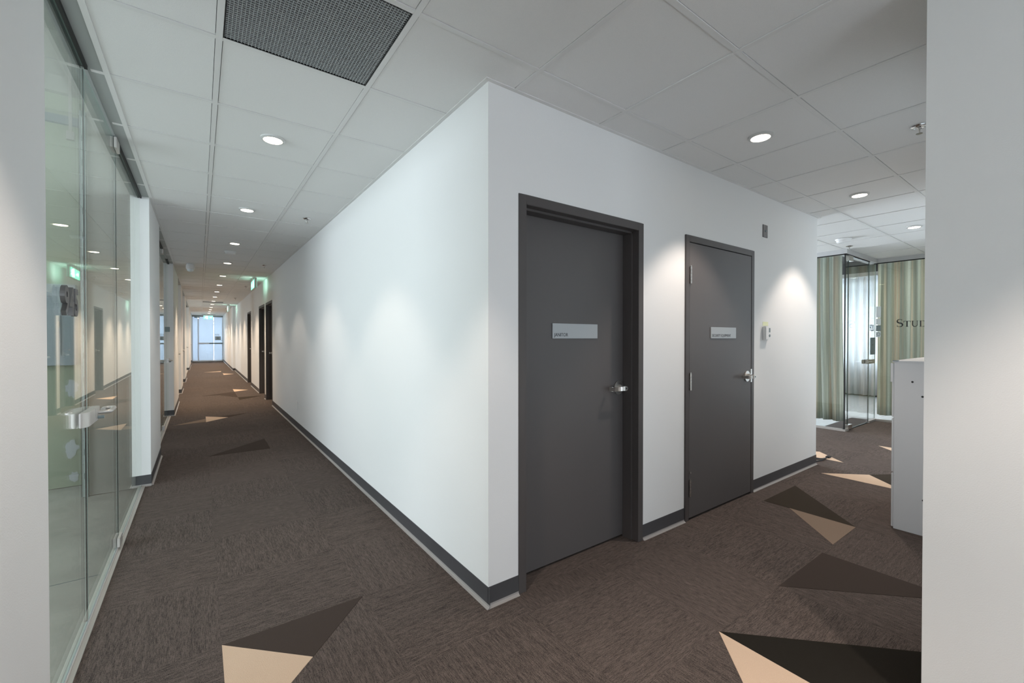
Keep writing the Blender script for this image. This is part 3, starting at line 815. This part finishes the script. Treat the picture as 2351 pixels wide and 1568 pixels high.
def U():
    m = MB(); y0, wdt, h = 1.724, .080, .090
    rectL(m, y0-.022, zb+.032, y0-.009, zb+h); rectL(m, y0-wdt+.009, zb+.032, y0-wdt+.014, zb+h)
    rectL(m, y0-.032, zb+h-.004, y0, zb+h); rectL(m, y0-wdt, zb+h-.004, y0-wdt+.024, zb+h)
    pts = [(y0-.0155-(wdt-.027)/2*(1-math.cos(R(a))), zb+.032-.030*math.sin(R(a))) for a in range(0,181,20)]
    stroke(m, pts, lambda t: .0065*(1-t)+.0025*t); return m
def D():
    m = MB(); y0, wdt, h = 1.634, .085, .090
    rectL(m, y0-.022, zb, y0-.008, zb+h); rectL(m, y0-.045, zb+h-.004, y0, zb+h); rectL(m, y0-.045, zb, y0, zb+.004)
    pts = [(y0-.040-.040*math.sin(R(a)), zb+h/2+(h/2-.003)*math.cos(R(a))) for a in range(0,181,15)]
    stroke(m, pts, lambda t: .002+.0055*math.sin(math.pi*t)); return m
for fn in (S,T,U,D): obj('letter', fn(), M['ink'], lt)

# suite 920 interior
f9 = struct('floor_corner_suite', MB().box((GX2+.02,GY2+.02,-.1),(12.5,6,-.001)).box((GX3+.02,-1,-.1),(12.5,GY2+.02,-.001)), M['dark_wall'])
rr = random.Random(3)
for k in range(24):
    y = -.9+k*.28
    x0 = GX2+.03 if y > GY2+.02 else GX3+.03
    obj('floor_plank', MB().box((x0,y,-.004),(12.45,y+.276,.001)), M['wood_floor'], f9)
struct('ceiling_corner_suite', MB().box((GX2+.09,GY2+.09,3.1),(12.5,6,3.2)).box((GX3+.09,-1,3.1),(12.5,GY2+.09,3.2)), M['dark_wall'])
struct('wall_corner_suite_back', MB().box((GX2,6,0),(12.5,6.1,3.2)).box((GX3,-1.1,0),(12.5,-1,3.2)).box((GX2,4.7,0),(GX2+.1,6,HT)).box((GX3,-1,0),(GX3+.1,NY-.12,3.2)), M['paint'])
ww = struct('window_8', MB().box((12.4,-1,0),(12.5,6,.74)).box((12.4,-1,2.62),(12.5,6,3.2)), M['dark_wall'])
mu = MB()
for y in (-.9,.6,2.1,2.6,4.1,5.6): mu.box((12.41,y,.74),(12.47,y+.06,2.62))
obj('mullion', mu, M['mullion'], ww)
for z in (2.39, 2.08): obj('transom', MB().box((12.41,-1,z),(12.47,6,z+.07)), M['mullion'], ww)
obj('glass_pane', MB().box((12.43,-1,.74),(12.44,6,2.62)), M['glass'], ww)
obj('radiator_cover', MB().box((12.25,-1,0),(12.38,6,.12)), M['black'], ww)
struct('trim_4', MB().box((12.0,-.9,2.70),(12.2,5.9,2.78)), M['paint'])
def curtain(name, x, y0, y1, z0, z1, m, pleat, amp, label, axis='x', flare=0.0, seed=1):
    rr = random.Random(seed)
    n = int((y1-y0)/.008); nz = 14; mb = MB(); vs = []
    ph = [rr.uniform(-.6,.6) for _ in range(60)]
    for j in range(nz+1):
        z = z0+(z1-z0)*j/nz; k = 1-j/nz
        for i in range(n+1):
            y = y0+(y1-y0)*i/n
            q = (y-y0)/pleat*2*math.pi
            off = amp*(math.sin(q+ph[int((y-y0)/pleat) % 60]*0+.5*math.sin(q*.37+1.3))*(.75+.45*k)+.35*math.sin(2.3*q+1+k*1.2))
            vs.append((x+off, y+flare*k*k*((y-y0)/(y1-y0)-1), z))
    fs = [(j*(n+1)+i, j*(n+1)+i+1, (j+1)*(n+1)+i+1, (j+1)*(n+1)+i) for j in range(nz) for i in range(n)]
    mb._add(vs, fs)
    o = obj(name, mb, m, smooth=True)
    sm = o.modifiers.new('thickness', 'SOLIDIFY'); sm.thickness = .002
    tag(o, label, 'curtain'); return o
curtain('curtain', 7.62, 2.27, 4.4, .10, 2.60, M['curtain'], .13, .035, 'green and beige striped curtain left of the corner suite glass door', flare=.05, seed=2)
curtain('curtain', 8.98, .45, 2.19, .07, 2.60, M['curtain'], .19, .035, 'green and beige striped curtain behind the lettered glass', seed=5)
curtain('sheer_curtain', 12.1, .2, 5.6, .045, 2.70, M['sheer'], .15, .050, 'sheer white pleated curtain over the bright window of the corner suite', seed=9)

# ================================================================== THINGS IN THE CEILING
def tri_label(k, base): return base % ['nearest','second','third','fourth','fifth','sixth','seventh','eighth','ninth','tenth','eleventh','twelfth','thirteenth','fourteenth','fifteenth'][k]
def make_downlight(x, y, label, group, ring=(.070,.049)):
    t = empty('recessed_downlight', (x, y, H)); tag(t, label, 'ceiling light', group)
    obj('trim_ring', MB().lathe([(ring[1],-.004),(ring[1]+.006,-.010),(ring[0]-.01,-.010),(ring[0],-.004),(ring[0],.004),(ring[1],.004),(ring[1],-.004)], (x,y,H), 36), M['trim_white'], t, smooth=True)
    obj('lens', MB().cyl((x,y,H-.0108), ring[1]+.001, .006, 'z', 32), M['lens'], t)
    return t
spot_d = bpy.data.lights.new('downlight_beam', 'SPOT')
spot_d.energy = SPOT_W; spot_d.color = SPOT_COL; spot_d.spot_size = R(SPOT_ANG); spot_d.spot_blend = SPOT_BLEND; spot_d.shadow_soft_size = .045
warm_d = spot_d.copy(); warm_d.energy = 260; warm_d.color = (1.0,.78,.58); warm_d.spot_blend = .9; warm_d.spot_size = R(105)
hall_d = spot_d.copy(); hall_d.energy = 82; hall_d.color = (1.0,.86,.76)
lobby_d = hall_d.copy(); lobby_d.energy = 175
def lamp(x, y, k=False):
    o = bpy.data.objects.new('downlight_beam', {0: spot_d, 1: warm_d, 2: hall_d, 3: lobby_d}[int(k)]); COL.objects.link(o); o.location = (x, y, H-.02); return o
first = None
YS = [3.084+1.839*k for k in range(15) if 3.084+1.839*k < EY-1.5]
for k, y in enumerate(YS):
    lab = tri_label(k, 'round recessed downlight, %s along the long corridor ceiling')
    if first is None: first = make_downlight(.378, y, lab, 'downlights along the corridor'); t = first
    else: t = copy_tree(first); t.location = (.378, y, H); t['label'] = lab
    lamp(.378, y, k >= 4)
for k, x in enumerate((2.825, 4.664, 6.503)):
    t = copy_tree(first); t.location = (x, 1.264, H); t['group'] = 'downlights in the side hall'
    t['label'] = ['nearest round downlight above the two service doors','middle round downlight of the side hall, past the security door','farthest round downlight of the side hall, before the corner suite'][k]
    lamp(x, 1.264, 2)
for (x, y), lb in zip(((.378, 1.245), (.378, -.594), (6.5, 3.1), (1.35, -.55)), ('downlight directly above the viewer, outside the picture','downlight behind the viewer, outside the picture','downlight in the side passage past the wall corner','downlight beside the near right wall end, outside the picture')):
    lamp(x, y, 3 if x == 1.35 else 2)
    t = copy_tree(first); t.location = (x, y, H); t['group'] = 'downlights out of view'
    t['label'] = lb

cs_d = bpy.data.lights.new('suite_lamp', 'SPOT'); cs_d.energy = 260; cs_d.color = (1.0,.90,.80); cs_d.spot_size = R(150); cs_d.spot_blend = .8; cs_d.shadow_soft_size = .06
for k, (x, y) in enumerate(((8.6, 3.4), (10.0, 1.4), (10.2, 3.6))):
    o = bpy.data.objects.new('suite_lamp', cs_d); COL.objects.link(o); o.location = (x, y, 3.07)
    t = copy_tree(first); t.location = (x, y, 3.1); t['group'] = 'downlights inside the corner suite'
    t['label'] = ['small downlight inside the corner suite, nearest its glass corner','small downlight inside the corner suite behind the lettered glass','small downlight inside the corner suite, deepest in the room'][k]
# eggcrate return grilles
def grille(i, j, label):
    x0, y0 = GX0+GP*i+BWD+.001, GY0+GP*j+BWD+.001; L = GP-2*BWD-.002
    t = empty('ceiling_grille', (x0+L/2, y0+L/2, H)); tag(t, label, 'vent', 'eggcrate grilles in the ceiling')
    obj('grille_frame', MB().box((x0,y0,H+.001),(x0+L,y0+.004,H+.03)).box((x0,y0+L-.004,H+.001),(x0+L,y0+L,H+.03)).box((x0,y0,H+.001),(x0+.004,y0+L,H+.03)).box((x0+L-.004,y0,H+.001),(x0+L,y0+L,H+.03)), M['black'], t)
    n = 46; mb = MB(); c = L/n
    for k in range(1, n):
        mb.box((x0+k*c-.0009,y0+.004,H+.002),(x0+k*c+.0009,y0+L-.004,H+.016))
        mb.box((x0+.004,y0+k*c-.0009,H+.002),(x0+L-.004,y0+k*c+.0009,H+.016))
    g = obj('eggcrate_core', mb, M['rim'], t); g['kind'] = 'stuff'
    obj('duct_shade', MB().box((x0,y0,H+.040),(x0+L,y0+L,H+.044)), M['plenum'], t)  # near-black sheet standing for the shade inside the duct
    return t
g0 = grille(0, 1, 'large grey eggcrate return grille in the ceiling near the viewer')
for jj, lb in ((28, 'grey grille halfway down the long corridor ceiling'), (44, 'thin grey grille in the ceiling just before the far door')):
    t = copy_tree(g0); t.location = (g0.location.x, g0.location.y+GP*(jj-1), H); t['label'] = lb

# smoke detectors
def smoke(x, y, label, s=1.0):
    o = obj('smoke_detector', MB().lathe([(0,-.042*s),(.050*s,-.042*s),(.062*s,-.030*s),(.064*s,-.014*s),(.072*s,-.012*s),(.076*s,0),(0,0)], (x,y,H), 30), M['white_plastic'], smooth=True)
    tag(o, label, 'smoke detector'); return o
smoke(.362, 7.45, 'white round smoke detector between the third and fourth corridor lights')
smoke(6.60, 1.95, 'white round smoke detector in front of the corner suite glass', 1.15)
# sprinklers
def sprinkler(x, y, label):
    t = empty('sprinkler_head', (x, y, H)); tag(t, label, 'sprinkler', 'sprinkler heads')
    obj('escutcheon', MB().lathe([(.010,-.004),(.022,-.010),(.036,-.006),(.040,-.001),(.040,.001),(.010,.001)], (x,y,H), 24), M['chrome'], t, smooth=True)
    obj('frame_arms', MB().tube([(x-.010,y,H-.004),(x-.011,y,H-.022),(x-.003,y,H-.040)], .003, 6).tube([(x+.010,y,H-.004),(x+.011,y,H-.022),(x+.003,y,H-.040)], .003, 6).cyl((x,y,H-.042),.004,.014,'z',8), M['steel'], t)
    obj('deflector', MB().cyl((x,y,H-.046), .015, .003, 'z', 14), M['steel'], t)
    return t
s0 = sprinkler(.915, 4.923, 'chrome sprinkler head beside the second corridor downlight')
for x, y, lb in ((.905, 8.52, 'sprinkler head just before the side mounted exit sign'), (.915, 12.3, 'sprinkler head beyond the nearer exit sign'),
        (.91, 16.1, 'small sprinkler head in the middle of the corridor'), (.91, 22.0, 'tiny sprinkler head near the far exit sign'), (3.440, .650, 'chrome sprinkler head at the edge of the near white wall'),
        (7.165, 2.05, 'bright chrome sprinkler head above the corner suite glass')):
    t = copy_tree(s0); t.location = (x, y, H); t['label'] = lb
# ceiling sensor
cs = empty('dome_camera', (-.126, 9.1, H)); tag(cs, 'white cylindrical security camera with clear dome on the corridor ceiling', 'camera')
obj('mount', MB().cyl((-.126,9.1,H-.02),.055,.02,'z',24), M['white_plastic'], cs)
obj('housing', MB().lathe([(0,-.02),(.058,-.02),(.062,-.03),(.062,-.085),(.055,-.092),(0,-.092)], (-.126,9.1,H), 26), M['white_plastic'], cs, smooth=True)
obj('dome', MB().lathe([(.048,-.092),(.046,-.108),(.036,-.124),(.018,-.134),(.0,-.137)], (-.126,9.1,H), 24), M['paper'], cs, smooth=True)
# exit signs: green running figure and arrow panels
def exit_sign(name, c, L, hgt, face, label):
    """face 'x': faces +-X, length along Y; face 'y': faces the viewer"""
    cx, cy, cz = c
    fn = (lambda v: (cx+v[1], cy+v[0], cz+v[2])) if face == 'x' else (lambda v: (cx+v[0], cy+v[1], cz+v[2]))
    t = empty('exit_sign', c); tag(t, label, 'exit sign')
    obj('canopy', MB().box((-.12,-.03,H-cz-.03),(.12,.03,H-cz)).box((-.05,-.012,hgt/2+.03),(-.03,.012,H-cz-.03)).box((.03,-.012,hgt/2+.03),(.05,.012,H-cz-.03)).mapped(fn), M['alu'], t)
    obj('housing', MB().box((-L/2,-.020,-hgt/2-.01),(L/2,.020,hgt/2+.03)).mapped(fn), M['white_plastic'], t, bevel=.002)
    for sd in (-1, 1):
        w0, w1 = sd*.0205, sd*.023
        obj('sign_face', MB().box((-L/2+.008,w0,-hgt/2),(L/2-.008,w1,hgt/2)).mapped(fn), M['green'], t)
        p = MB(); u = hgt/2; a, b = sd*.0232, sd*.0245
        pics = []
        def pr(pts, ox):
            p = MB(); p.prism([(ox+x*u, z*u) for x, z in pts], a, b, 'y'); pics.append(p)
        ox = -L/4
        # running figure
        pr([(.10+.13*math.cos(q*math.pi/6), .66+.13*math.sin(q*math.pi/6)) for q in range(12)], ox)
        pr([(-.08,.45),(.12,.50),(.05,-.05),(-.18,-.02)], ox); pr([(.10,.45),(.42,.20),(.36,.10),(.06,.30)], ox); pr([(-.06,.45),(-.42,.30),(-.38,.18),(-.08,.30)], ox)
        pr([(.03,.0),(.34,-.30),(.30,-.75),(.18,-.75),(.18,-.36),(-.10,-.08)], ox); pr([(-.14,.02),(-.22,-.38),(-.62,-.50),(-.60,-.36),(-.32,-.26),(-.18,.0)], ox)
        pr([(.50,.85),(.95,.85),(.95,-.85),(.50,-.85)], ox)
        # arrow
        ox = L/4
        pr([(-.5,.12),(.1,.12),(.1,.45),(.65,0),(.1,-.45),(.1,-.12),(-.5,-.12)], ox)
        man = pics[0]
        for q in pics[1:6]: man.merge(q)
        obj('running_figure', man.mapped(fn), M['signwhite'], t); obj('door_symbol', pics[6].mapped(fn), M['signwhite'], t); obj('arrow_symbol', pics[7].mapped(fn), M['signwhite'], t)
    return t
exit_sign('exit_sign', (.93, 10.60, 2.445), .70, .165, 'x', 'green lit running man exit sign hanging side on beside the dark doors')
exit_sign('exit_sign', (.88, 19.6, 2.42), .55, .19, 'x', 'white glowing exit sign seen edge on far down the corridor')
exit_sign('exit_sign', (.36, 27.9, 2.395), .42, .17, 'y', 'green exit sign facing the viewer above the far glazed door')

# ================================================================== THINGS ON THE WALLS
o = obj('switch_plate', MB().box((4.003,WY-.006,2.212),(4.088,WY,2.322)), M['taupe_gray'], bevel=.001); tag(o, 'steel wall plate with a round key switch high beside the security door', 'switch')
obj('key_switch', MB().cyl((4.045,WY-.012,2.267),.007,.007,'y',14), M['greyplate'], o)
for z in (2.225, 2.309): obj('screw', MB().cyl((4.045,WY-.008,z),.003,.003,'y',8), M['chrome'], o)
th = empty('thermostat', (4.06, WY, 1.308)); tag(th, 'white wall thermostat with small dark screen beside the security door', 'thermostat')
obj('body', MB().box((4.005,WY-.032,1.308),(4.105,WY,1.425)), M['white_plastic'], th, bevel=.004)
obj('screen', MB().box((4.062,WY-.034,1.375),(4.086,WY-.031,1.412)), M['greyplate'], th)
obj('button', MB().cyl((4.075,WY-.035,1.345),.012,.004,'y',16), M['greyplate'], th)
st = obj('sticky_note', MB().box((4.012,WY-.002,1.432),(4.115,WY-.0004,1.468)), M['sticker']); tag(st, 'pale green and yellow sticker above the thermostat', 'sticker')
ob = obj('outlet_cover', MB().box((WX-.007,6.845,.277),(WX,6.915,.404)), M['white_plastic'], bevel=.002); tag(ob, 'white electrical cover plate low on the corridor wall', 'outlet')
obj('insert', MB().box((WX-.009,6.863,.306),(WX-.006,6.897,.375)), M['white_plastic'], ob)
o = obj('access_reader', MB().box((-.450+.02,8.86,1.42),(-.395,8.93,1.50)), M['greyplate'], bevel=.003); tag(o, 'small grey number plate on the glass return of the second suite', 'sign')

# ================================================================== CABINET
CX_, CYF = 3.902, .868
cb = empty('filing_cabinet', (4.35, .62, 0)); tag(cb, 'light grey metal filing cabinet side on against the near right wall', 'cabinet')
obj('cabinet_body', MB().box((CX_,NY+.02,0),(CX_+.914,CYF-.012,1.155)).box((CX_-.0005,NY+.02,1.155),(CX_+.914,CYF-.002,1.168)), M['cabinet'], cb, bevel=.0015)
for k in range(3):
    z0 = .012+k*.382
    dr = obj('drawer', MB().box((CX_+.001,CYF-.012,z0),(CX_+.902,CYF,z0+.372)), M['cabinet'], cb, bevel=.002)
    obj('handle', MB().box((CX_+.30,CYF+.004,z0+.29),(CX_+.61,CYF+.016,z0+.31)), M['steel'], dr, bevel=.003)
for y, z in ((.761,1.027),(.710,.932),(.703,.239),(.44,1.027),(.44,.239)):
    obj('side_hole', MB().cyl((CX_-.0012,y,z),.0065,.002,'x',12), M['black'], cb)
obj('corner_clip', MB().box((CX_-.004,CYF-.035,1.164),(CX_+.02,CYF-.004,1.170)), M['greyplate'], cb)
obj('edge_lip', MB().box((CX_-.004,CYF-.008,1.02),(CX_+.008,CYF+.006,1.150)), M['cabinet'], cb)
# door wedge / cord on the carpet past the core
cbx = obj('power_cord', MB().tube([(5.32,1.92,.006),(5.42,1.86,.006),(5.50,1.80,.006),(5.60,1.78,.007),(5.66,1.80,.006)], .005, 8).tube([(5.30,1.80,.007),(5.45,1.78,.008),(5.60,1.785,.008)], .006, 8).box((5.585,1.765,.001),(5.645,1.800,.018)), M['ink'], smooth=True)
tag(cbx, 'thin dark power cord and plug lying on the carpet past the wall corner', 'cord')
